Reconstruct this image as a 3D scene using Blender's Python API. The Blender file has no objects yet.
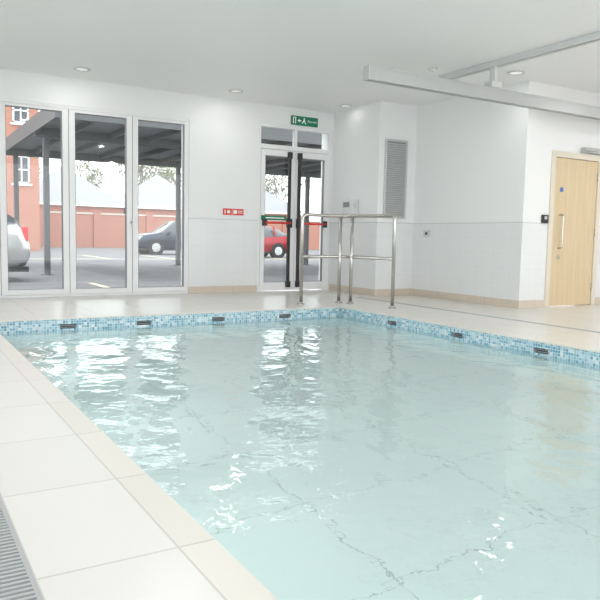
import bpy, bmesh, math, random
from mathutils import Vector, Matrix, noise
random.seed(7)
D=bpy.data; SC=bpy.context.scene; COL=SC.collection
# ---------------------------------------------------------------- materials
def newmat(name):
    m=D.materials.new(name); m.use_nodes=True; nt=m.node_tree
    return m,nt,nt.nodes["Principled BSDF"]
def pm(name,col,rough=.5,metal=0,spec=.5,bump=0,bscale=40,var=0,vscale=3):
    m,nt,b=newmat(name)
    b.inputs["Base Color"].default_value=(*col,1)
    b.inputs["Roughness"].default_value=rough; b.inputs["Metallic"].default_value=metal
    b.inputs["Specular IOR Level"].default_value=spec
    if bump or var:
        tc=nt.nodes.new("ShaderNodeTexCoord")
    if var:
        n=nt.nodes.new("ShaderNodeTexNoise"); n.inputs["Scale"].default_value=vscale; n.inputs["Detail"].default_value=5
        r=nt.nodes.new("ShaderNodeValToRGB")
        r.color_ramp.elements[0].position=.3; r.color_ramp.elements[1].position=.7
        r.color_ramp.elements[0].color=(*[c*(1-var) for c in col],1)
        r.color_ramp.elements[1].color=(*[min(1,c*(1+var)) for c in col],1)
        nt.links.new(tc.outputs["Object"],n.inputs["Vector"]); nt.links.new(n.outputs["Fac"],r.inputs[0]); nt.links.new(r.outputs[0],b.inputs["Base Color"])
    if bump:
        n=nt.nodes.new("ShaderNodeTexNoise"); n.inputs["Scale"].default_value=bscale
        bp=nt.nodes.new("ShaderNodeBump"); bp.inputs["Strength"].default_value=bump; bp.inputs["Distance"].default_value=.01
        nt.links.new(tc.outputs["Object"],n.inputs["Vector"]); nt.links.new(n.outputs["Fac"],bp.inputs["Height"]); nt.links.new(bp.outputs[0],b.inputs["Normal"])
    return m
def N(nt,t,**k):
    n=nt.nodes.new(t)
    for a,v in k.items(): setattr(n,a,v)
    return n
def mth(nt,op,a,b=None):
    n=N(nt,"ShaderNodeMath",operation=op)
    for i,v in enumerate((a,b)):
        if v is None: continue
        if isinstance(v,(int,float)): n.inputs[i].default_value=v
        else: nt.links.new(v,n.inputs[i])
    return n.outputs[0]
def tilemat(name,c1,c2,cm,bw,rh,mortar,rough=.3,axes="xy",off=(0,0),offset=0,spec=.5,bump=.15):
    m,nt,b=newmat(name)
    g=N(nt,"ShaderNodeNewGeometry"); s=N(nt,"ShaderNodeSeparateXYZ"); nt.links.new(g.outputs["Position"],s.inputs[0])
    c=N(nt,"ShaderNodeCombineXYZ")
    def ax(ch):
        if ch=="h":   # horizontal coordinate valid for either wall direction
            return mth(nt,"ADD",s.outputs[0],s.outputs[1])
        return s.outputs["xyz".index(ch)]
    nt.links.new(mth(nt,"ADD",ax(axes[0]),off[0]+100*bw),c.inputs[0])
    nt.links.new(mth(nt,"ADD",ax(axes[1]),off[1]+100*rh),c.inputs[1])
    br=N(nt,"ShaderNodeTexBrick",offset=offset,squash=1)
    br.inputs["Scale"].default_value=1; br.inputs["Brick Width"].default_value=bw; br.inputs["Row Height"].default_value=rh
    br.inputs["Mortar Size"].default_value=mortar; br.inputs["Mortar Smooth"].default_value=.1
    br.inputs["Color1"].default_value=(*c1,1); br.inputs["Color2"].default_value=(*c2,1); br.inputs["Mortar"].default_value=(*cm,1)
    nt.links.new(c.outputs[0],br.inputs["Vector"]); nt.links.new(br.outputs["Color"],b.inputs["Base Color"])
    b.inputs["Roughness"].default_value=rough; b.inputs["Specular IOR Level"].default_value=spec
    if bump:
        bp=N(nt,"ShaderNodeBump",invert=True); bp.inputs["Strength"].default_value=bump; bp.inputs["Distance"].default_value=.004
        nt.links.new(br.outputs["Fac"],bp.inputs["Height"]); nt.links.new(bp.outputs[0],b.inputs["Normal"])
    return m
def wallmat():
    m,nt,b=newmat("wall_paint_and_tile")
    g=N(nt,"ShaderNodeNewGeometry"); s=N(nt,"ShaderNodeSeparateXYZ"); nt.links.new(g.outputs["Position"],s.inputs[0])
    c=N(nt,"ShaderNodeCombineXYZ"); nt.links.new(mth(nt,"ADD",mth(nt,"ADD",s.outputs[0],s.outputs[1]),100),c.inputs[0])
    nt.links.new(mth(nt,"ADD",s.outputs[2],10.1-.0),c.inputs[1])
    br=N(nt,"ShaderNodeTexBrick",offset=0,squash=1)
    for k,v in (("Scale",1),("Brick Width",.3),("Row Height",.2),("Mortar Size",.0025)): br.inputs[k].default_value=v
    br.inputs["Color1"].default_value=(.79,.80,.80,1);br.inputs["Color2"].default_value=(.80,.81,.81,1);br.inputs["Mortar"].default_value=(.74,.75,.75,1)
    nt.links.new(c.outputs[0],br.inputs["Vector"])
    low=mth(nt,"LESS_THAN",s.outputs[2],1.1)
    band=mth(nt,"MULTIPLY",mth(nt,"GREATER_THAN",s.outputs[2],1.092),mth(nt,"LESS_THAN",s.outputs[2],1.106))
    mx=N(nt,"ShaderNodeMix",data_type="RGBA"); nt.links.new(low,mx.inputs[0]); mx.inputs[6].default_value=(.86,.865,.865,1); nt.links.new(br.outputs["Color"],mx.inputs[7])
    m2=N(nt,"ShaderNodeMix",data_type="RGBA"); nt.links.new(band,m2.inputs[0]); nt.links.new(mx.outputs[2],m2.inputs[6]); m2.inputs[7].default_value=(.62,.63,.63,1)
    nt.links.new(m2.outputs[2],b.inputs["Base Color"])
    r=mth(nt,"SUBTRACT",.5,mth(nt,"MULTIPLY",low,.33)); nt.links.new(r,b.inputs["Roughness"])
    return m
def mosaic():
    m,nt,b=newmat("blue_glass_mosaic")
    T=.026
    g=N(nt,"ShaderNodeNewGeometry"); s=N(nt,"ShaderNodeSeparateXYZ"); nt.links.new(g.outputs["Position"],s.inputs[0])
    u=mth(nt,"DIVIDE",mth(nt,"ADD",mth(nt,"ADD",s.outputs[0],s.outputs[1]),50),T); v=mth(nt,"DIVIDE",mth(nt,"ADD",s.outputs[2],T*200),T)
    c=N(nt,"ShaderNodeCombineXYZ"); nt.links.new(mth(nt,"FLOOR",u),c.inputs[0]); nt.links.new(mth(nt,"FLOOR",v),c.inputs[1])
    w=N(nt,"ShaderNodeTexWhiteNoise",noise_dimensions="2D"); nt.links.new(c.outputs[0],w.inputs["Vector"])
    r=N(nt,"ShaderNodeValToRGB"); cr=r.color_ramp; cr.interpolation="CONSTANT"
    cols=[(0,(.14,.33,.45)),(.2,(.23,.44,.54)),(.42,(.34,.54,.61)),(.66,(.46,.61,.66)),(.85,(.62,.70,.72)),(.94,(.16,.36,.47))]
    cr.elements[0].color=(*cols[0][1],1); cr.elements[1].position=cols[1][0]; cr.elements[1].color=(*cols[1][1],1)
    for p,cc in cols[2:]:
        e=cr.elements.new(p); e.color=(*cc,1)
    nt.links.new(w.outputs["Value"],r.inputs[0])
    gx=mth(nt,"GREATER_THAN",mth(nt,"ABSOLUTE",mth(nt,"SUBTRACT",mth(nt,"FRACT",u),.5)),.44)
    gy=mth(nt,"GREATER_THAN",mth(nt,"ABSOLUTE",mth(nt,"SUBTRACT",mth(nt,"FRACT",v),.5)),.44)
    mx=N(nt,"ShaderNodeMix",data_type="RGBA"); nt.links.new(mth(nt,"MAXIMUM",gx,gy),mx.inputs[0]); nt.links.new(r.outputs[0],mx.inputs[6]); mx.inputs[7].default_value=(.70,.74,.74,1)
    nt.links.new(mx.outputs[2],b.inputs["Base Color"]); b.inputs["Roughness"].default_value=.15
    return m
def glassmat(name,tint=(.97,.99,.98),k=1.0):
    m,nt,b=newmat(name); nt.nodes.remove(b)
    t=N(nt,"ShaderNodeBsdfTransparent"); t.inputs[0].default_value=(*tint,1)
    g=N(nt,"ShaderNodeBsdfGlossy"); g.inputs["Roughness"].default_value=.02
    f=N(nt,"ShaderNodeFresnel"); f.inputs[0].default_value=1.45
    mx=N(nt,"ShaderNodeMixShader"); nt.links.new(mth(nt,"MULTIPLY",f.outputs[0],k),mx.inputs[0]); nt.links.new(t.outputs[0],mx.inputs[1]); nt.links.new(g.outputs[0],mx.inputs[2])
    nt.links.new(mx.outputs[0],nt.nodes["Material Output"].inputs[0]); return m
def watermat():
    m,nt,b=newmat("pool_water")
    b.inputs["Base Color"].default_value=(.94,.988,.978,1); b.inputs["Roughness"].default_value=.04
    b.inputs["IOR"].default_value=1.33; b.inputs["Transmission Weight"].default_value=1
    tc=N(nt,"ShaderNodeNewGeometry")
    n1=N(nt,"ShaderNodeTexNoise"); n1.inputs["Scale"].default_value=12; n1.inputs["Detail"].default_value=2; n1.inputs["Distortion"].default_value=.6
    nt.links.new(tc.outputs["Position"],n1.inputs["Vector"])
    bp=N(nt,"ShaderNodeBump"); bp.inputs["Strength"].default_value=.25; bp.inputs["Distance"].default_value=.01
    nt.links.new(n1.outputs["Fac"],bp.inputs["Height"]); nt.links.new(bp.outputs[0],b.inputs["Normal"])
    return m
def woodmat():
    m,nt,b=newmat("maple_veneer")
    tc=N(nt,"ShaderNodeNewGeometry"); mp=N(nt,"ShaderNodeMapping"); mp.inputs["Scale"].default_value=(14,14,.7)
    n=N(nt,"ShaderNodeTexNoise"); n.inputs["Scale"].default_value=1.6; n.inputs["Detail"].default_value=6; n.inputs["Distortion"].default_value=.4
    r=N(nt,"ShaderNodeValToRGB"); r.color_ramp.elements[0].position=.3; r.color_ramp.elements[1].position=.75
    r.color_ramp.elements[0].color=(.66,.51,.31,1); r.color_ramp.elements[1].color=(.74,.60,.40,1)
    nt.links.new(tc.outputs["Position"],mp.inputs[0]); nt.links.new(mp.outputs[0],n.inputs["Vector"]); nt.links.new(n.outputs["Fac"],r.inputs[0]); nt.links.new(r.outputs[0],b.inputs["Base Color"])
    b.inputs["Roughness"].default_value=.4; return m
def emis(name,col,s):
    m,nt,b=newmat(name); b.inputs["Base Color"].default_value=(*col,1); b.inputs["Emission Color"].default_value=(*col,1); b.inputs["Emission Strength"].default_value=s; return m
M=dict(
 wall=wallmat(), ceil=pm("ceiling_paint",(.90,.90,.895),.5,bump=.03,bscale=8),
 deck=tilemat("cream_deck_tile",(.70,.675,.63),(.73,.705,.66),(.54,.52,.48),.60,.60,.005,.28,off=(-.05,0)),
 deckL=tilemat("cream_deck_tile_edge",(.70,.685,.65),(.73,.715,.68),(.56,.54,.51),.37,.60,.004,.28,off=(-.28,.1)),
 coping=tilemat("coping_tile",(.70,.67,.615),(.73,.70,.645),(.54,.51,.47),.6,.6,.004,.3,axes="yx",off=(.1,-.049)),
 copingx=tilemat("coping_tile_far",(.70,.675,.625),(.73,.705,.655),(.54,.52,.48),.6,.6,.004,.3,axes="xy",off=(.1,.3)),
 skirt=tilemat("skirting_tile",(.62,.54,.44),(.65,.57,.47),(.5,.45,.38),.3,.3,.003,.4,axes="hz"),
 mosaic=mosaic(), water=watermat(),
 poolfloor=tilemat("pool_floor_panel",(.67,.785,.765),(.69,.80,.78),(.40,.49,.49),1.0,.75,.0035,.4,off=(.2,.1),offset=0),
 poolwall=tilemat("pool_wall_tile",(.68,.79,.775),(.70,.81,.795),(.6,.70,.70),.2,.1,.004,.3,axes="hz"),
 dark=pm("dark_slot",(.04,.05,.055),.5), black=pm("black_plastic",(.02,.02,.022),.35),
 frame=pm("white_powder_coat",(.87,.87,.87),.35), seal=pm("rubber_seal",(.28,.28,.29),.6),
 glass=glassmat("window_glass"), carglass=pm("car_glass",(.04,.05,.06),.05,spec=.8),
 steel=pm("stainless_steel",(.56,.54,.51),.25,1), alu=pm("anodised_aluminium",(.62,.63,.63),.38,.6),
 grate=pm("grate_plastic",(.42,.44,.44),.45), white=pm("white_plastic",(.70,.71,.71),.3),
 silver=pm("hoist_silver",(.50,.51,.51),.4,.3), track=pm("ceiling_track_white",(.66,.67,.67),.4), louvre=pm("louvre_grey",(.56,.57,.57),.45),
 wood=woodmat(), cream=pm("cream_architrave",(.74,.68,.57),.4), red=pm("sign_red",(.70,.03,.03),.4),
 green=emis("exit_green",(.0,.16,.08),.1), signwhite=emis("sign_white",(.85,.9,.85),.1), blue=pm("sign_blue",(.10,.22,.55),.4),
 asphalt=pm("asphalt",(.17,.17,.18),.85,bump=.4,bscale=60,var=.12,vscale=1.2), paint=pm("road_marking",(.75,.70,.45),.7),
 brick=tilemat("red_brick",(.42,.15,.10),(.48,.19,.13),(.42,.30,.25),.225,.075,.010,.85,axes="hz",offset=.5,bump=0),
 canopy=pm("canopy_dark_steel",(.09,.095,.10),.5), canroof=pm("canopy_roof_sheet",(.20,.21,.22),.6),  # steel colour lifted to carry some outdoor haze
 paleroof=pm("pale_slate_roof",(.30,.31,.33),.6,var=.05,vscale=2), stone=pm("stone_coping",(.60,.56,.50),.7),
 bark=pm("bark",(.26,.23,.20),.9), leaf=pm("foliage",(.24,.27,.17),.8,var=.3,vscale=2),  # bark and foliage colours lightened to stand in for haze
 carsilver=pm("car_paint_silver",(.45,.45,.45),.2,.6), carnavy=pm("car_paint_dark_blue",(.03,.042,.065),.15,.3), carred=pm("car_paint_red",(.33,.02,.03),.15,.2),
 tyre=pm("tyre",(.02,.02,.02),.8), tail=pm("tail_lamp",(.6,.02,.02),.2), lamp=pm("head_lamp",(.8,.82,.85),.1), plate=pm("number_plate",(.75,.62,.1),.4),
 lamplens=emis("downlight_lens",(1,.98,.95),.3), fill_lens=emis("pool_fill_lens",(.9,.97,1),.6),  # second lens glows on the added underwater fill
)
# ---------------------------------------------------------------- mesh helpers
def mkobj(name,bm,mats,parent=None,smooth=False,bevel=0,recalc=True):
    me=D.meshes.new(name)
    if recalc: bmesh.ops.recalc_face_normals(bm,faces=bm.faces[:])
    bm.to_mesh(me); bm.free()
    if not isinstance(mats,(list,tuple)): mats=[mats]
    for m in mats: me.materials.append(M[m])
    if smooth:
        for p in me.polygons: p.use_smooth=True
    o=D.objects.new(name,me); COL.objects.link(o)
    if parent is not None:
        o.parent=parent
        if not parent.get("local"): o.matrix_parent_inverse=Matrix.Translation(parent.location).inverted()
    if bevel:
        b=o.modifiers.new("bevel","BEVEL"); b.width=bevel; b.segments=2; b.limit_method="ANGLE"
    return o
def empty(name,loc=(0,0,0),local=False,rot=0):
    e=D.objects.new(name,None); e.location=loc; e.empty_display_size=.1; COL.objects.link(e)
    if local: e["local"]=1
    e.rotation_euler=(0,0,rot); return e
def bx(bm,x0,x1,y0,y1,z0,z1,mi=0):
    vs=[bm.verts.new((x,y,z)) for z in (z0,z1) for x,y in ((x0,y0),(x1,y0),(x1,y1),(x0,y1))]
    for f in ((0,3,2,1),(4,5,6,7),(0,1,5,4),(1,2,6,5),(2,3,7,6),(3,0,4,7)):
        bm.faces.new([vs[i] for i in f]).material_index=mi
def boxes(name,lst,mat,parent=None,bevel=0):
    bm=bmesh.new()
    for b in lst: bx(bm,*b)
    return mkobj(name,bm,mat,parent,bevel=bevel)
def poly(bm,pts,mi=0):
    bm.faces.new([bm.verts.new(p) for p in pts]).material_index=mi
def cyl(bm,p0,p1,r,r2=None,seg=16,mi=0,cap=True):
    p0=Vector(p0);p1=Vector(p1); r2=r if r2 is None else r2
    d=(p1-p0).normalized(); a=d.orthogonal().normalized(); b=d.cross(a)
    A=[];B=[]
    for i in range(seg):
        t=2*math.pi*i/seg; v=a*math.cos(t)+b*math.sin(t)
        A.append(bm.verts.new(p0+v*r)); B.append(bm.verts.new(p1+v*r2))
    for i in range(seg):
        f=bm.faces.new((A[i],A[(i+1)%seg],B[(i+1)%seg],B[i])); f.material_index=mi; f.smooth=True
    if cap:
        bm.faces.new(A[::-1]).material_index=mi; bm.faces.new(B).material_index=mi
def rounded(pts,rad,n=7):
    pts=[Vector(p) for p in pts]; out=[pts[0]]
    for i in range(1,len(pts)-1):
        p=pts[i]; a=(pts[i-1]-p).normalized(); b=(pts[i+1]-p).normalized()
        A=p+a*rad; B=p+b*rad
        for k in range(n+1):
            t=k/n; out.append(A*(1-t)**2+p*2*t*(1-t)+B*t*t)
    out.append(pts[-1]); return out
def tube(bm,pts,r,seg=14,mi=0):
    pts=[Vector(p) for p in pts]; prev=None; rings=[]
    a=None
    for i,p in enumerate(pts):
        d=((pts[min(i+1,len(pts)-1)]-pts[max(i-1,0)])).normalized()
        if a is None: a=d.orthogonal().normalized()
        else: a=(a-d*a.dot(d)).normalized()
        b=d.cross(a)
        rings.append([bm.verts.new(p+(a*math.cos(2*math.pi*k/seg)+b*math.sin(2*math.pi*k/seg))*r) for k in range(seg)])
    for A,B in zip(rings,rings[1:]):
        for k in range(seg):
            f=bm.faces.new((A[k],A[(k+1)%seg],B[(k+1)%seg],B[k])); f.smooth=True; f.material_index=mi
    bm.faces.new(rings[0][::-1]); bm.faces.new(rings[-1])
# ---------------------------------------------------------------- dimensions
H=2.86; BY=9.38; PX0,PX1=.75,4.80; PYN,PYF=-1.4,7.0; WZ=-.125; PB=-1.15
XL,XR,YS=-2.6,10.2,-3.2
# room shell
DX0,DX1=.08,.28      # drain channel left
RX0,RX1=5.78,5.88    # drain channel right
Z=-.16
boxes("floor",[(XL,DX0,YS,BY,Z,0),(DX1,RX0,PYF+.3,BY,Z,0),(DX0,DX1,PYF+.9,BY,Z,0),(RX0,RX1,PYF+1.1,BY,Z,0),
 (PX1+.3,RX0,YS,PYF+.3,Z,0),(RX1,XR,YS,BY,Z,0),(DX0,RX0,YS,PYN-.3,Z,0),(DX0,DX1,YS,PYF+.9,Z-.02,-.06),(RX0,RX1,YS,PYF+1.1,Z-.02,-.06),
 (XL,XR,YS,BY,PB-.3,PB-.21)],"deck")
boxes("floor_edge_strip",[(DX1,PX0-.1,PYN-.3,PYF+.3,Z,0)],"deckL",None)
boxes("ceiling",[(XL,XR,YS,BY+.3,H,H+.2)],"ceil")
boxes("wall_back",[(XL,.34,BY,BY+.3,-.1,H),(.34,3.72,BY,BY+.3,2.50,H),(3.72,4.84,BY,BY+.3,-.1,H),(4.84,6.17,BY,BY+.3,2.58,H),(6.17,7.2,BY,BY+.3,-.1,H),
 (.34,3.72,BY,BY+.3,-.2,0),(4.84,6.17,BY,BY+.3,-.2,0)],"wall")
boxes("wall_pilaster",[(6.20,6.9,8.15,BY,0,H)],"wall")
boxes("wall_right",[(6.9,7.2,6.03,BY,0,H),(XR,XR+.3,YS,6.03,0,H)],"wall")
boxes("wall_corridor",[(7.2,7.41,6.03,6.33,0,H),(8.38,XR,6.03,6.33,0,H),(7.41,8.38,6.03,6.33,2.02,H)],"wall")
wl=[(XL-.3,XL,YS,-2.4,0,H),(XL-.3,XL,8.6,BY,0,H),(XL-.3,XL,-2.4,8.6,2.5,H)]
for a in (.9,4.6): wl.append((XL-.3,XL,a,a+.5,0,2.5))
boxes("wall_left",wl,"wall")
S=.1
boxes("baseboard_back",[(3.72,4.84,BY-.012,BY,0,S),(XL,.34,BY-.012,BY,0,S)],"skirt")
boxes("baseboard_right",[(6.188,6.2,8.15,BY,0,S),(6.188,6.9,8.138,8.15,0,S),(6.888,6.9,6.03,8.138,0,S),(6.888,7.38,6.018,6.03,0,S),(8.42,XR,6.018,6.03,0,S)],"skirt")
# ---------------------------------------------------------------- pool
pool=empty("swimming_pool",((PX0+PX1)/2,3,0))
T=.2
def basin():
    bm=bmesh.new()
    bx(bm,PX0-T,PX1+T,PYN-T,PYF+T,PB-.2,PB,0)
    for b in ((PX0-T,PX0,PYN-T,PYF+T),(PX1,PX1+T,PYN-T,PYF+T),(PX0,PX1,PYN-T,PYN),(PX0,PX1,PYF,PYF+T)): bx(bm,*b,PB,-.30,1)
    return mkobj("basin",bm,["poolfloor","poolwall"],pool)
basin()
# mosaic band with recessed slots
slF=[1.50,2.28,3.14,4.0]; slR=[5.98,4.95,3.93,2.9,1.9,.9]
SZ0,SZ1=-.108,-.062
def band_x(bm,xs,ya,yb,w=.16):
    e=[PX0]
    for s in xs: e+= [s-w/2,s+w/2]
    e.append(PX1)
    for i in range(len(e)-1):
        if i%2==0: bx(bm,e[i],e[i+1],ya,yb,-.30,-.012)
        else:
            bx(bm,e[i],e[i+1],ya,yb,-.30,SZ0); bx(bm,e[i],e[i+1],ya,yb,SZ1,-.012)
def band_y(bm,ys,xa,xb,w=.16):
    e=[PYN]
    for s in sorted(ys): e+=[s-w/2,s+w/2]
    e.append(PYF+T)
    for i in range(len(e)-1):
        if i%2==0: bx(bm,xa,xb,e[i],e[i+1],-.30,-.012)
        else:
            bx(bm,xa,xb,e[i],e[i+1],-.30,SZ0); bx(bm,xa,xb,e[i],e[i+1],SZ1,-.012)
bm=bmesh.new(); band_x(bm,slF,PYF,PYF+T); band_y(bm,slR,PX1,PX1+T); band_y(bm,[],PX0-T,PX0); bx(bm,PX0,PX1,PYN-T,PYN,-.3,-.012)
mkobj("mosaic_band",bm,"mosaic",pool)
bm=bmesh.new()
for s in slF:
    bx(bm,s-.08,s+.08,PYF+.05,PYF+.06,SZ0,SZ1,0)
    for k in range(2): bx(bm,s-.08,s+.08,PYF+.012,PYF+.02,SZ0+.01+.018*k,SZ0+.017+.018*k,1)
for s in slR:
    bx(bm,PX1+.05,PX1+.06,s-.08,s+.08,SZ0,SZ1,0)
    for k in range(2): bx(bm,PX1+.012,PX1+.02,s-.08,s+.08,SZ0+.01+.018*k,SZ0+.017+.018*k,1)
mkobj("skimmer_slots",bm,["dark","seal"],pool)
boxes("coping_side",[(PX0-.1,PX0+.008,PYN-.3,PYF+.3,-.012,0)] ,"coping",pool)
boxes("coping_right",[(PX1-.008,PX1+.3,PYN-.3,PYF+.3,-.012,0)],"copingx",pool)
boxes("coping_far",[(PX0+.008,PX1-.008,PYF-.008,PYF+.3,-.012,0)],"copingx",pool)
boxes("coping_near",[(PX0+.008,PX1-.008,PYN-.3,PYN+.008,-.012,0)],"copingx",pool)
# invented underwater fixtures with fill lamps, added to brighten the basin
def pool_fill(x,y,nx,ny,power):
    bm=bmesh.new(); z=-.55
    cyl(bm,(x,y,z),(x+nx*.012,y+ny*.012,z),.16,seg=32,mi=0); cyl(bm,(x+nx*.012,y+ny*.012,z),(x+nx*.016,y+ny*.016,z),.13,seg=32,mi=1)
    mkobj("added_fill_fixture",bm,["alu","fill_lens"],pool)
    L=D.lights.new("pool_fill_lamp","AREA"); L.shape="DISK"; L.size=.26; L.energy=power; L.color=(.96,.99,1)
    o=D.objects.new("pool_fill_lamp",L); COL.objects.link(o); o.location=(x+nx*.02,y+ny*.02,z)
    o.rotation_euler=Vector((nx,ny,-.1)).to_track_quat('-Z','Y').to_euler(); o.parent=pool; o.matrix_parent_inverse=Matrix.Translation(pool.location).inverted()
for yy in (-.4,1.2,2.8,4.4,6.0): pool_fill(PX0,yy,1,0,8.5)
pool_fill(2.7,PYN,0,1,7)
# water surface
def water():
    nx,ny=204,422; bm=bmesh.new(); V=[]
    for j in range(ny+1):
        y=PYN+(PYF-PYN)*j/ny; row=[]
        for i in range(nx+1):
            x=PX0+(PX1-PX0)*i/nx
            wx=x+.2*noise.noise((x*1.5,y*1.5,3)); wy=y+.2*noise.noise((x*1.5,y*1.5,9))
            h=.0055*noise.noise((wx*2.5,wy*2.0,0))+.0046*noise.noise((wx*6.0,wy*4.6,5))+.0022*noise.noise((wx*14,wy*12,11))
            row.append(bm.verts.new((x,y,WZ+h)))
        V.append(row)
    for j in range(ny):
        for i in range(nx): bm.faces.new((V[j][i],V[j][i+1],V[j+1][i+1],V[j+1][i]))
    return mkobj("water",bm,"water",pool,smooth=True,recalc=False)
water()
# ---------------------------------------------------------------- drain grates
def grate(name,x0,x1,y0,y1,cols,pitch,parent_loc):
    e=empty(name,parent_loc); bm=bmesh.new(); z0,z1=-.02,-.001
    r=.012; w=(x1-x0-r*(cols+1))/cols
    for c in range(cols+1):
        xa=x0+c*(w+r); bx(bm,xa,xa+r,y0,y1,z0,z1)
    y=y0
    while y<y1:
        for c in range(cols):
            xa=x0+r+c*(w+r); bx(bm,xa,xa+w,y,y+pitch*.5,z0,z1)
        y+=pitch
    mkobj("slats",bm,"grate",e); boxes("channel",[(x0,x1,y0,y1,-.058,-.05)],"dark",e)
grate("drain_grate",DX0,DX1,-1,PYF+.9,2,.022,(.18,3,0))
grate("drain_grate",RX0,RX1,-1,PYF+1.1,1,.018,(5.83,3,0))
# ---------------------------------------------------------------- bifold window
w=empty("window_1",(2.03,BY,0)); Y0,Y1=BY+.01,BY+.08
FR=[(.34,3.72,Y0,Y1,2.465,2.50),(.34,3.72,Y0,Y1,-.0,.03),(.34,.375,Y0,Y1,.03,2.465),(3.685,3.72,Y0,Y1,.03,2.465)]
boxes("outer_frame",FR,"frame",w,.003)
pan=[(.42,1.11),(1.27,1.96),(2.12,2.81),(2.97,3.65)]
lf=[];gl=[];sl=[]
for i,(a,b) in enumerate(pan):
    l=a-.076 if i else .378; r=b+.076 if i<3 else 3.682
    y0,y1=Y0-.012,Y1-.01
    lf+=[(l,a,y0,y1,.034,2.46),(b,r,y0,y1,.034,2.46),(a,b,y0,y1,.034,.10),(a,b,y0,y1,2.425,2.46)]
    gl.append((a-.01,b+.01,Y0+.03,Y0+.036,.09,2.435))
    q=.006
    sl+=[(a,a+q,y0+.006,y1,.10,2.425),(b-q,b,y0+.006,y1,.10,2.425),(a,b,y0+.006,y1,.10,.10+q),(a,b,y0+.006,y1,2.425-q,2.425)]
    if i: sl.append((l-.006,l+.001,Y0+.004,Y1-.01,.034,2.46))
boxes("leaf_frames",lf,"frame",w,.003); boxes("glazing",gl,"glass",w); boxes("gaskets",sl,"seal",w)
boxes("handles",[(2.86,2.88,Y0-.06,Y0-.012,1.0,1.02),(2.86,2.88,Y0-.06,Y0-.045,.94,1.06)],"white",w)
w2=empty("added_side_window",(XL-.15,3,0))  # out-of-view side glazing, added to let daylight in
for i,(a,b) in enumerate(((-2.4,.9),(1.4,4.6),(5.1,8.6))):
    xx=(XL-.2,XL-.13)
    boxes("frame_%d"%i,[(*xx,a,b,0,.08),(*xx,a,b,2.42,2.5),(*xx,a,a+.08,.08,2.42),(*xx,b-.08,b,.08,2.42),(*xx,(a+b)/2-.05,(a+b)/2+.05,.08,2.42)],"frame",w2)
    boxes("glazing_%d"%i,[(XL-.17,XL-.165,a+.08,b-.08,.08,2.42)],"glass",w2)
# ---------------------------------------------------------------- glazed double door
d=empty("door_1",(5.5,BY,0)); y0,y1=BY+.01,BY+.08
boxes("frame",[(4.84,4.89,y0,y1,0,2.58),(6.12,6.17,y0,y1,0,2.58),(4.89,6.12,y0,y1,2.53,2.58),(4.89,6.12,y0,y1,2.20,2.27),(5.48,5.53,y0,y1,2.27,2.53)],"frame",d,.003)
mid=5.50
def leaf(nm,a,b,st):
    boxes(nm,[(a,a+.07,y0-.01,y1-.02,.01,2.19),(b-.07,b,y0-.01,y1-.02,.01,2.19),(a+.07,b-.07,y0-.01,y1-.02,.01,.14),(a+.07,b-.07,y0-.01,y1-.02,2.10,2.19)],"frame",d,.003)
    boxes(nm+"_glass",[(a+.06,b-.06,y0+.02,y0+.026,.13,2.11)],"glass",d)
    q=.01
    boxes(nm+"_gasket",[(a+.07,a+.07+q,y0,y1-.02,.14,2.10),(b-.07-q,b-.07,y0,y1-.02,.14,2.10),(a+.07,b-.07,y0,y1-.02,.14,.15),(a+.07,b-.07,y0,y1-.02,2.09,2.10)],"seal",d)
leaf("leaf_left",4.893,mid-.003,0); leaf("leaf_right",mid+.003,6.117,0)
boxes("transom_glass",[(4.88,5.49,y0+.02,y0+.026,2.26,2.54),(5.52,6.13,y0+.02,y0+.026,2.26,2.54)],"glass",d)
# panic bars
bm=bmesh.new()
for x in (5.385,5.565):
    bx(bm,x-.024,x+.024,y0-.045,y0-.011,.06,2.16)
    bx(bm,x-.04,x+.04,y0-.075,y0-.011,1.0,1.14); bx(bm,x-.035,x+.035,y0-.06,y0-.011,.06,.16)
    bx(bm,x-.035,x+.035,y0-.06,y0-.011,2.07,2.17)
for x in (4.95,6.05): bx(bm,x-.03,x+.03,y0-.075,y0-.011,1.02,1.12)
mkobj("panic_latch_rods",bm,"black",d,bevel=.004)
bm=bmesh.new()
cyl(bm,(4.95,y0-.07,1.07),(5.40,y0-.07,1.07),.016); cyl(bm,(5.60,y0-.07,1.07),(6.05,y0-.07,1.07),.016)
mkobj("push_bars",bm,"red",d)
boxes("push_bar_label",[(4.90,5.34,y0-.03,y0-.0125,1.11,1.18)],"green",d)
boxes("push_bar_label_text",[(4.97,5.30,y0-.033,y0-.030,1.137,1.153)],"signwhite",d)
# ---------------------------------------------------------------- signs
def text(parent,s,loc,size,mat):
    c=D.curves.new("lettering",'FONT'); c.body=s; c.size=size; c.extrude=.0008; c.align_x='CENTER'; c.align_y='CENTER'; c.materials.append(M[mat])
    o=D.objects.new("lettering",c); COL.objects.link(o); o.rotation_euler=(math.pi/2,0,0); o.location=Vector(loc)
    bpy.context.view_layer.update()
    me=D.meshes.new_from_object(o.evaluated_get(bpy.context.evaluated_depsgraph_get())); me.materials.clear(); me.materials.append(M[mat])
    o2=D.objects.new("lettering",me); COL.objects.link(o2); o2.rotation_euler=(math.pi/2,0,0); o2.location=Vector(loc); D.objects.remove(o)
    o2.parent=parent; o2.matrix_parent_inverse=Matrix.Translation(parent.location).inverted()
e=empty("exit_sign",(5.64,BY,2.66))
yy=BY-.03
boxes("panel",[(5.40,5.88,yy,BY,2.60,2.74)],"green",e,.003)
bm=bmesh.new(); f=yy-.0025
bx(bm,5.42,5.435,f,yy,2.62,2.72); bx(bm,5.46,5.475,f,yy,2.62,2.72); bx(bm,5.42,5.475,f,yy,2.71,2.72)
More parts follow.
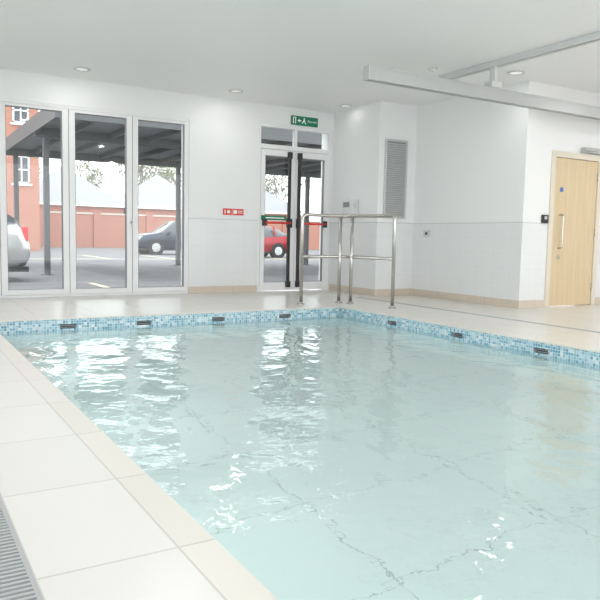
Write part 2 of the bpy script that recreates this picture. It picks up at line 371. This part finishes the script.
poly(bm,[(5.50,f,2.67),(5.54,f,2.70),(5.54,f,2.68),(5.57,f,2.68),(5.57,f,2.66),(5.54,f,2.66),(5.54,f,2.64)])
cyl(bm,(5.625,f,2.71),(5.625,yy,2.71),.010); poly(bm,[(5.61,f,2.698),(5.64,f,2.695),(5.635,f,2.665),(5.665,f,2.63),(5.65,f,2.622),(5.62,f,2.66),(5.59,f,2.625),(5.578,f,2.637),(5.605,f,2.668)])
mkobj("pictograms",bm,"signwhite",e)
text(e,"Fire exit",(5.77,f,2.67),.05,"signwhite")
e=empty("fire_action_sign",(4.43,BY,1.21))
boxes("plate",[(4.26,4.60,BY-.006,BY,1.165,1.26)],"red",e,.001)
bm=bmesh.new(); f=BY-.008
bx(bm,4.285,4.30,f,BY-.006,1.185,1.24); cyl(bm,(4.35,f,1.2125),(4.35,BY-.006,1.2125),.026,seg=24)
bx(bm,4.405,4.41,f,BY-.006,1.168,1.257)
bx(bm,4.43,4.49,f,BY-.006,1.185,1.24); bx(bm,4.505,4.58,f,BY-.006,1.222,1.232); bx(bm,4.505,4.58,f,BY-.006,1.195,1.205)
mkobj("pictogram",bm,"signwhite",e)
# louvre panel
l=empty("ventilation_louvre",(6.5,8.15,1.74)); a,b,z0,z1=6.30,6.72,1.16,2.33; y=8.15
boxes("frame",[(a,b,y-.025,y,z0,z0+.03),(a,b,y-.025,y,z1-.03,z1),(a,a+.03,y-.025,y,z0+.03,z1-.03),(b-.03,b,y-.025,y,z0+.03,z1-.03)],"louvre",l)
bm=bmesh.new(); z=z0+.04
while z<z1-.045:
    poly(bm,[(a+.03,y-.022,z),(b-.03,y-.022,z),(b-.03,y-.004,z+.024),(a+.03,y-.004,z+.024)])
    poly(bm,[(a+.03,y-.022,z),(b-.03,y-.022,z),(b-.03,y-.020,z-.004),(a+.03,y-.020,z-.004)]); z+=.032
mkobj("blades",bm,"louvre",l)
boxes("backing",[(a+.03,b-.03,y-.003,y-.001,z0+.03,z1-.03)],"seal",l)
# dispenser
e=empty("soap_dispenser",(6.1,8.75,1.33))
boxes("body",[(6.06,6.2,8.62,8.90,1.22,1.46)],"white",e,.02); boxes("side_label",[(6.09,6.15,8.614,8.621,1.32,1.40)],"alu",e,.002); boxes("front_label",[(6.054,6.061,8.68,8.84,1.33,1.41)],"seal",e,.002); boxes("nozzle",[(6.09,6.16,8.72,8.80,1.18,1.225)],"black",e,.004)
e=empty("light_switch",(6.9,7.9,.95)); boxes("plate",[(6.885,6.9,7.76,7.90,.90,1.0)],"alu",e,.003); boxes("rocker",[(6.878,6.886,7.81,7.85,.93,.97)],"black",e,.002)
# ---------------------------------------------------------------- timber door
d=empty("door_2",(7.9,6.03,0)); y=6.03
boxes("architrave",[(7.38,7.455,y-.02,y+.12,0,2.045),(8.335,8.41,y-.02,y+.12,0,2.045),(7.455,8.335,y-.02,y+.12,1.965,2.045)],"cream",d,.004)
boxes("leaf",[(7.46,8.33,y+.0,y+.044,.008,1.96)],"wood",d,.003)
bm=bmesh.new(); tube(bm,rounded([(7.60,y,.78),(7.60,y-.06,.78),(7.60,y-.06,1.22),(7.60,y,1.22)],.03),.011); mkobj("pull_handle",bm,"steel",d)
bm=bmesh.new(); cyl(bm,(7.61,y-.002,1.55),(7.61,y-.005,1.55),.034,seg=32); mkobj("fire_door_sign",bm,"blue",d)
bm=bmesh.new(); cyl(bm,(7.61,y-.005,.66),(7.61,y,.66),.028,seg=24); mkobj("escutcheon",bm,"steel",d)
bm=bmesh.new()
for z in (.25,1.0,1.75): cyl(bm,(8.333,y-.008,z-.05),(8.333,y-.008,z+.05),.008)
mkobj("hinges",bm,"steel",d)
e=empty("door_closer",(8.15,6.0,2.09)); boxes("body",[(7.95,8.38,5.955,6.03,2.055,2.125)],"silver",e,.008); boxes("arm",[(7.9,8.2,5.94,5.953,2.07,2.085)],"steel",e)
e=empty("access_control_panel",(7.30,6.03,1.16)); boxes("casing",[(7.24,7.35,6.0,6.03,1.10,1.21)],"black",e,.006); boxes("indicator",[(7.27,7.32,5.997,6.0,1.15,1.19)],"alu",e,.001)
# ---------------------------------------------------------------- handrails
# one connected L-shaped guard frame round the pool corner
e=empty("safety_handrail",(5.0,7.3,0)); bm=bmesh.new(); r=.023
A=(4.47,7.42);B1=(5.05,7.42);C=(5.31,6.62); K=(5.13,7.42); tz=1.14
tube(bm,rounded([(*A,0),(*A,tz),(*K,tz),(*C,tz),(*C,0)],.07),r)
mz=.61
tube(bm,rounded([(*A,mz),(*K,mz),(*C,mz)],.06),r*.95)
cyl(bm,(*B1,0),(*B1,tz),r); cyl(bm,(5.155,7.30,0),(5.155,7.30,tz),r)
mkobj("tubes",bm,"steel",e)
bm=bmesh.new()
for x,y in (A,B1,(5.155,7.30),C): cyl(bm,(x,y,.0),(x,y,.012),.05,seg=28); cyl(bm,(x,y,.012),(x,y,.03),.032,.026,seg=24)
mkobj("base_flanges",bm,"steel",e)
# ---------------------------------------------------------------- hoist
h=empty("ceiling_hoist_track",(5.9,5.7,2.7))
def prof(bm,axis,a0,a1,c,w,z0,z1,lip=.022):
    # box-section rail with slot groove on both sides and underside lips
    t=.012
    def B(u0,u1,za,zb):
        if axis=="y": bx(bm,c+u0,c+u1,a0,a1,za,zb)
        else: bx(bm,a0,a1,c+u0,c+u1,za,zb)
    B(-w/2,w/2,z1-t,z1); B(-w/2,-w/2+t,z0,z1-t); B(w/2-t,w/2,z0,z1-t); B(-w/2+t,-w*.15,z0,z0+t*.6); B(w*.15,w/2-t,z0,z0+t*.6)
    B(-w/2-.006,-w/2,z0,z0+lip); B(w/2,w/2+.006,z0,z0+lip); B(-w/2-.006,-w/2,z1-lip,z1); B(w/2,w/2+.006,z1-lip,z1)
bm=bmesh.new(); prof(bm,"y",-2,6.5,5.88,.11,H-.06,H-.001,.014); prof(bm,"y",-2,5.95,9.3,.11,H-.06,H-.001,.014); mkobj("ceiling_rails",bm,"track",h)
bm=bmesh.new(); prof(bm,"x",4.12,9.6,5.66,.085,2.43,2.57); mkobj("traverse_beam",bm,"silver",h)
boxes("beam_end_cap",[(4.112,4.12,5.612,5.708,2.428,2.572)],"alu",h)
boxes("carriages",[(5.80,5.96,5.60,5.72,2.572,2.64),(5.86,5.90,5.62,5.70,2.64,H-.055),(9.22,9.38,5.60,5.72,2.572,2.64),(9.28,9.32,5.62,5.70,2.64,H-.055)],"track",h,.005)
# ---------------------------------------------------------------- ceiling fittings
def downlight(x,y,power=11):
    e=empty("recessed_downlight",(x,y,H)); bm=bmesh.new()
    n=32; 
    for (r0,z0,r1,z1) in ((.105,H-.001,.10,H-.010),(.10,H-.010,.075,H-.010),(.075,H-.010,.07,H-.002)):
        A=[bm.verts.new((x+r0*math.cos(2*math.pi*i/n),y+r0*math.sin(2*math.pi*i/n),z0)) for i in range(n)]
        B=[bm.verts.new((x+r1*math.cos(2*math.pi*i/n),y+r1*math.sin(2*math.pi*i/n),z1)) for i in range(n)]
        for i in range(n): bm.faces.new((A[i],A[(i+1)%n],B[(i+1)%n],B[i]))
    mkobj("trim_ring",bm,"alu",e,smooth=True)
    bm=bmesh.new(); cyl(bm,(x,y,H-.004),(x,y,H-.001),.07,seg=n); mkobj("lens",bm,"lamplens",e)
    L=D.lights.new("lamp","AREA"); L.shape="DISK"; L.size=.14; L.energy=power; L.color=(1,.99,.975)
    o=D.objects.new("lamp",L); COL.objects.link(o); o.location=(x,y,H-.014); o.parent=e; o.matrix_parent_inverse=Matrix.Translation(e.location).inverted()
for x,y,p in ((2.08,8.79,3),(4.18,8.80,3),(6.0,8.75,.4),(6.45,5.85,3),(2.1,5.6,12),(4.2,2.8,12),(2.1,2.2,12),(6.5,2.8,20),(8.6,4.2,16),(2.1,-.8,16),(5.4,-.6,20),(-1.0,4.0,16)): downlight(x,y,p)
e=empty("smoke_detector",(5.5,6.25,H)); bm=bmesh.new(); cyl(bm,(5.5,6.25,H-.015),(5.5,6.25,H),.055,seg=28); cyl(bm,(5.5,6.25,H-.045),(5.5,6.25,H-.015),.03,.05,seg=28); mkobj("body",bm,"white",e)
# ---------------------------------------------------------------- exterior
G=-.1
boxes("ground",[(-40,70,BY+.3,120,G-.2,G)],"asphalt")
e=empty("road_marking",(3,15,G)); mk=[]
for i in range(4): mk.append((.6+i*2.6,.7+i*2.6,11.4,13.2,G,G+.006))
mk+=[(-3,12,11.3,11.4,G,G+.006),(4,20,25.5,25.62,G,G+.006)]
for i in range(6): mk.append((7+i*2.6,7.1+i*2.6,25.6,30,G,G+.006))
boxes("lines",mk,"paint",e)
# canopy
c=empty("carport_canopy",(9,17,G)); cx0,cx1,cy0,cy1=2.76,17,13.6,20.6
boxes("roof_slab",[(cx0,cx1,cy0,cy1,3.12,3.28)],"canroof",c)
fb=[(cx0-.05,cx0,cy0-.05,cy1+.05,3.0,3.34),(cx1,cx1+.05,cy0-.05,cy1+.05,3.0,3.34),(cx0,cx1,cy0-.05,cy0,3.0,3.34),(cx0,cx1,cy1,cy1+.05,3.0,3.34)]
boxes("fascia",fb,"canopy",c)
bm=bmesh.new(); x=cx0+.7
while x<cx1: bx(bm,x,x+.06,cy0,cy1,3.0,3.12); x+=.9
mkobj("purlins",bm,"canopy",c)
bm=bmesh.new()
for px,py in ((2.98,15.95),(3.0,20.3),(7.7,20.3),(7.7,15.95),(12.4,20.3),(12.4,15.95),(16.7,20.3),(16.7,15.95)):
    bx(bm,px-.06,px+.06,py-.06,py+.06,G,3.05); bx(bm,px-.12,px+.12,py-.12,py+.12,G,G+.02)
mkobj("posts",bm,"canopy",c)
boxes("beams",[(cx0,cx1,15.9,16.0,2.92,3.12),(cx0,cx1,20.25,20.35,2.92,3.12)],"canopy",c)
# buildings
def building(name,x0,x1,y0,y1,ze,roof,ridge,wins=(),apex=False):
    e=empty(name,((x0+x1)/2,(y0+y1)/2,G)); boxes("brick_walls",[(x0,x1,y0,y1,G,ze)],"brick",e)
    bm=bmesh.new(); o=.25; a=(x0-o,y0-o,ze);b=(x1+o,y0-o,ze);cc=(x1+o,y1+o,ze);dd=(x0-o,y1+o,ze)
    mx,my=(x0+x1)/2,(y0+y1)/2
    if apex: r1=r2=(mx,my,ridge); 
    else: r1=(x0+(y1-y0)/2,my,ridge); r2=(x1-(y1-y0)/2,my,ridge)
    if apex:
        for p,q in ((a,b),(b,cc),(cc,dd),(dd,a)): poly(bm,[p,q,r1])
    else:
        poly(bm,[a,b,r2,r1]);poly(bm,[b,cc,r2]);poly(bm,[cc,dd,r1,r2]);poly(bm,[dd,a,r1])
    poly(bm,[a,b,cc,dd])
    mkobj("roof",bm,roof,e)
    boxes("eaves",[(x0-o,x1+o,y0-o,y0-o+.08,ze-.15,ze+.02)],"frame",e)
    if wins:
        fr=[];gg=[]
        for (wx,wz,ww,wh) in wins:
            fr+=[(wx,wx+ww,y0-.05,y0,wz,wz+.08),(wx,wx+ww,y0-.05,y0,wz+wh-.08,wz+wh),(wx,wx+.08,y0-.05,y0,wz,wz+wh),(wx+ww-.08,wx+ww,y0-.05,y0,wz,wz+wh),(wx+ww/2-.03,wx+ww/2+.03,y0-.05,y0,wz,wz+wh),(wx,wx+ww,y0-.05,y0,wz+wh/2-.03,wz+wh/2+.03),(wx-.1,wx+ww+.1,y0-.09,y0,wz-.1,wz)]
            gg.append((wx+.05,wx+ww-.05,y0-.02,y0-.005,wz+.05,wz+wh-.05))
        boxes("window_frames",fr,"frame",e); boxes("window_glass",gg,"carglass",e)
    return e
building("brick_house",-8,6.4,36,46,9.2,"paleroof",12,[(5.2,3.2,.75,1.35),(5.2,6.1,.75,1.2),(2.2,3.2,.8,1.35),(2.2,6.1,.8,1.2),(-1,3.2,.8,1.35)])
building("brick_garage",7.4,14.75,50,56,2.9,"paleroof",5.8,apex=True)
building("brick_garage",15.0,21.6,50,56,2.9,"paleroof",5.6,apex=True)
building("brick_garage",22.0,30,50,56,2.9,"paleroof",5.8,apex=True)
e=empty("brick_boundary_wall",(20,46,G)); boxes("brickwork",[(6.6,45,46.2,46.45,G,2.1)],"brick",e); boxes("coping",[(6.6,45,46.15,46.5,2.1,2.2)],"stone",e)
bm=bmesh.new(); x=8
while x<45: bx(bm,x,x+.45,46.1,46.55,G,2.35); x+=3.6
mkobj("piers",bm,"brick",e)
# trees
def tree(x,y,hh,seed):
    rnd=random.Random(seed); e=empty("bare_tree",(x,y,G)); bm=bmesh.new(); lv=bmesh.new()
    def br(p,d,L,r,dep):
        q=p+d*L; cyl(bm,p,q,r,r*.6,seg=5,cap=False)
        if dep==0:
            for k in range(3):
                c=q+Vector([rnd.uniform(-.3,.3) for _ in range(3)]); s=rnd.uniform(.08,.15)
                a=Vector([rnd.uniform(-1,1) for _ in range(3)]).normalized()*s; b=a.orthogonal().normalized()*s
                poly(lv,[c-a,c+b,c+a,c-b])
            return
        for k in range(4 if dep>1 else 4):
            nd=(d+Vector((rnd.uniform(-.8,.8),rnd.uniform(-.8,.8),rnd.uniform(-.25,.6)))).normalized()
            br(p+d*L*rnd.uniform(.55,1),nd,L*rnd.uniform(.6,.8),r*.5,dep-1)
    br(Vector((x,y,G)),Vector((0,0,1)),hh*.33,.22,4)
    mkobj("branches",bm,"bark",e); mkobj("leaves",lv,"leaf",e)
for i,(x,y,hh) in enumerate(((10.5,61,9.5),(15,63,9),(19,60,10),(24,62,10),(29,61,9.5),(34,62,10))): tree(x,y,hh,i+3)
# cars
def car(name,loc,rot,paint,kind="suv"):
    e=empty(name,loc,True,rot); 
    if kind=="suv":
        st=[(0,.45,.62,.66,.55),(.10,.30,.80,.86,.66),(.95,.24,.96,1.02,.74),(1.15,.24,1.0,1.06,.76),(1.85,.24,1.0,1.58,.60),(2.6,.24,1.02,1.63,.62),(3.55,.24,1.04,1.58,.60),(4.15,.26,1.08,1.20,.66),(4.32,.32,.95,1.0,.68),(4.4,.45,.7,.74,.62)]; cab=(3,7)
    else:
        st=[(0,.40,.55,.60,.55),(.10,.28,.72,.76,.66),(.95,.22,.86,.92,.72),(1.25,.22,.90,.96,.74),(1.95,.22,.92,1.40,.56),(2.6,.22,.93,1.44,.58),(3.3,.22,.95,1.38,.56),(3.95,.24,1.0,1.12,.64),(4.22,.30,.92,.97,.66),(4.3,.42,.7,.74,.60)]; cab=(3,7)
    W=.88; L=st[-1][0]; bm=bmesh.new(); R=[]
    for i,(x,zb,belt,top,wt) in enumerate(st):
        t=x/L; w=W*(1-.16*max(0,1-t/.12)**2-.12*max(0,(t-.9)/.1)**2)
        half=[(w*.88,zb),(w*.98,zb+.12 if zb<.4 else zb+.05),(w,(belt+.45)/2),(w*.96,belt),(wt,top),(wt*.6,top+.025)]
        ring=[(x,-a,z) for a,z in half]+[(x,a,z) for a,z in half[::-1]]
        R.append([bm.verts.new(p) for p in ring])
    n=12
    for i in range(len(R)-1):
        for k in range(n):
            f=bm.faces.new((R[i][k],R[i][(k+1)%n],R[i+1][(k+1)%n],R[i+1][k])); f.smooth=True
            if cab[0]<=i<cab[1] and k in (3,7): f.material_index=1
            if i in (cab[0],cab[1]-1) and k in (4,5,6): f.material_index=1
    bm.faces.new(R[0]); bm.faces.new(R[-1][::-1]); mkobj("body",bm,[paint,"carglass"],e)
    bm=bmesh.new()
    for x in (cab and (st[5][0]-.25,st[6][0]+.0)):
        for sd in (-1,1):
            p=[(x-.05,sd*W*.965,1.0),(x+.05,sd*W*.965,1.0),(x+.05,sd*.625,st[5][3]-.01),(x-.05,sd*.625,st[5][3]-.01)]
            poly(bm,p)
    for sd in (-1,1):
        bx(bm,1.35,1.5,sd*(W+.1)-.07,sd*(W+.1)+.07,.98,1.10)
    mkobj("pillars_and_mirrors",bm,paint,e)
    wx=(.82,L-.85); r=.34 if kind=="suv" else .31
    bm=bmesh.new()
    for x in wx:
        for sd in (-1,1):
            cyl(bm,(x,sd*(W-.20),r),(x,sd*(W+.005),r),r+.06,seg=28,mi=0)      # arch
            cyl(bm,(x,sd*(W-.20),r),(x,sd*(W+.02),r),r,seg=28,mi=0)
            cyl(bm,(x,sd*(W+.01),r),(x,sd*(W+.028),r),r*.62,seg=28,mi=1)
            for k in range(5):
                a=2*math.pi*k/5; cyl(bm,(x,sd*(W+.03),r),(x+math.cos(a)*r*.58,sd*(W+.03),r+math.sin(a)*r*.58),.03,.022,seg=6,mi=1)
    mkobj("wheels",bm,["tyre","alu"],e)
    bm=bmesh.new()
    zl=.78 if kind=="suv" else .68
    for sd in (-1,1):
        bx(bm,.03,.22,sd*.62-.14,sd*.62+.14,zl-.08,zl+.06,1)
        bx(bm,L-.22,L-.03,sd*.70-.10,sd*.70+.10,zl-.0,zl+.26,0)
    bx(bm,L-.02,L+.012,-.26,.26,.55,.66,2); bx(bm,-.012,.02,-.26,.26,.42,.53,1); bx(bm,-.005,.03,-.4,.4,.56,.66,3)
    bx(bm,.03,L-.03,-.80,.80,.20,.30,3)
    mkobj("lights_and_trim",bm,["tail","lamp","plate","black"],e,bevel=.01)
car("car",(-2.15,14.45,G),0,"carsilver","suv")
car("car",(9.9,32,G),0,"carnavy","suv")
car("car",(11.8,28.3,G),0,"carred","hatch")
# ---------------------------------------------------------------- world
wd=D.worlds.new("overcast"); SC.world=wd; wd.use_nodes=True; nt=wd.node_tree; bg=nt.nodes["Background"]
tc=N(nt,"ShaderNodeTexCoord"); s=N(nt,"ShaderNodeSeparateXYZ"); nt.links.new(tc.outputs["Generated"],s.inputs[0])
r=N(nt,"ShaderNodeValToRGB"); r.color_ramp.elements[0].position=.45; r.color_ramp.elements[0].color=(.78,.78,.77,1); r.color_ramp.elements[1].position=.52; r.color_ramp.elements[1].color=(.94,.965,1,1)
nt.links.new(mth(nt,"ADD",mth(nt,"MULTIPLY",s.outputs[2],.5),.5),r.inputs[0]); nt.links.new(r.outputs[0],bg.inputs["Color"]); bg.inputs["Strength"].default_value=2.9
# ---------------------------------------------------------------- camera
cam=D.cameras.new("camera"); co=D.objects.new("camera",cam); COL.objects.link(co); SC.camera=co
cam.sensor_fit='HORIZONTAL'; cam.sensor_width=36; cam.lens=36*681.2/600; cam.clip_start=.02; cam.clip_end=300
R=Vector((0.85808011,-0.51309851,0.02069897)); U=Vector((0.02918985,0.0889795,0.99560565)); F=Vector((0.51268556,0.8537052,-0.09132881))
m=Matrix(((R.x,U.x,-F.x,0),(R.y,U.y,-F.y,0),(R.z,U.z,-F.z,.85),(0,0,0,1))); co.matrix_world=m
SC.view_settings.view_transform='Standard'; SC.view_settings.look='None'; SC.view_settings.exposure=.17
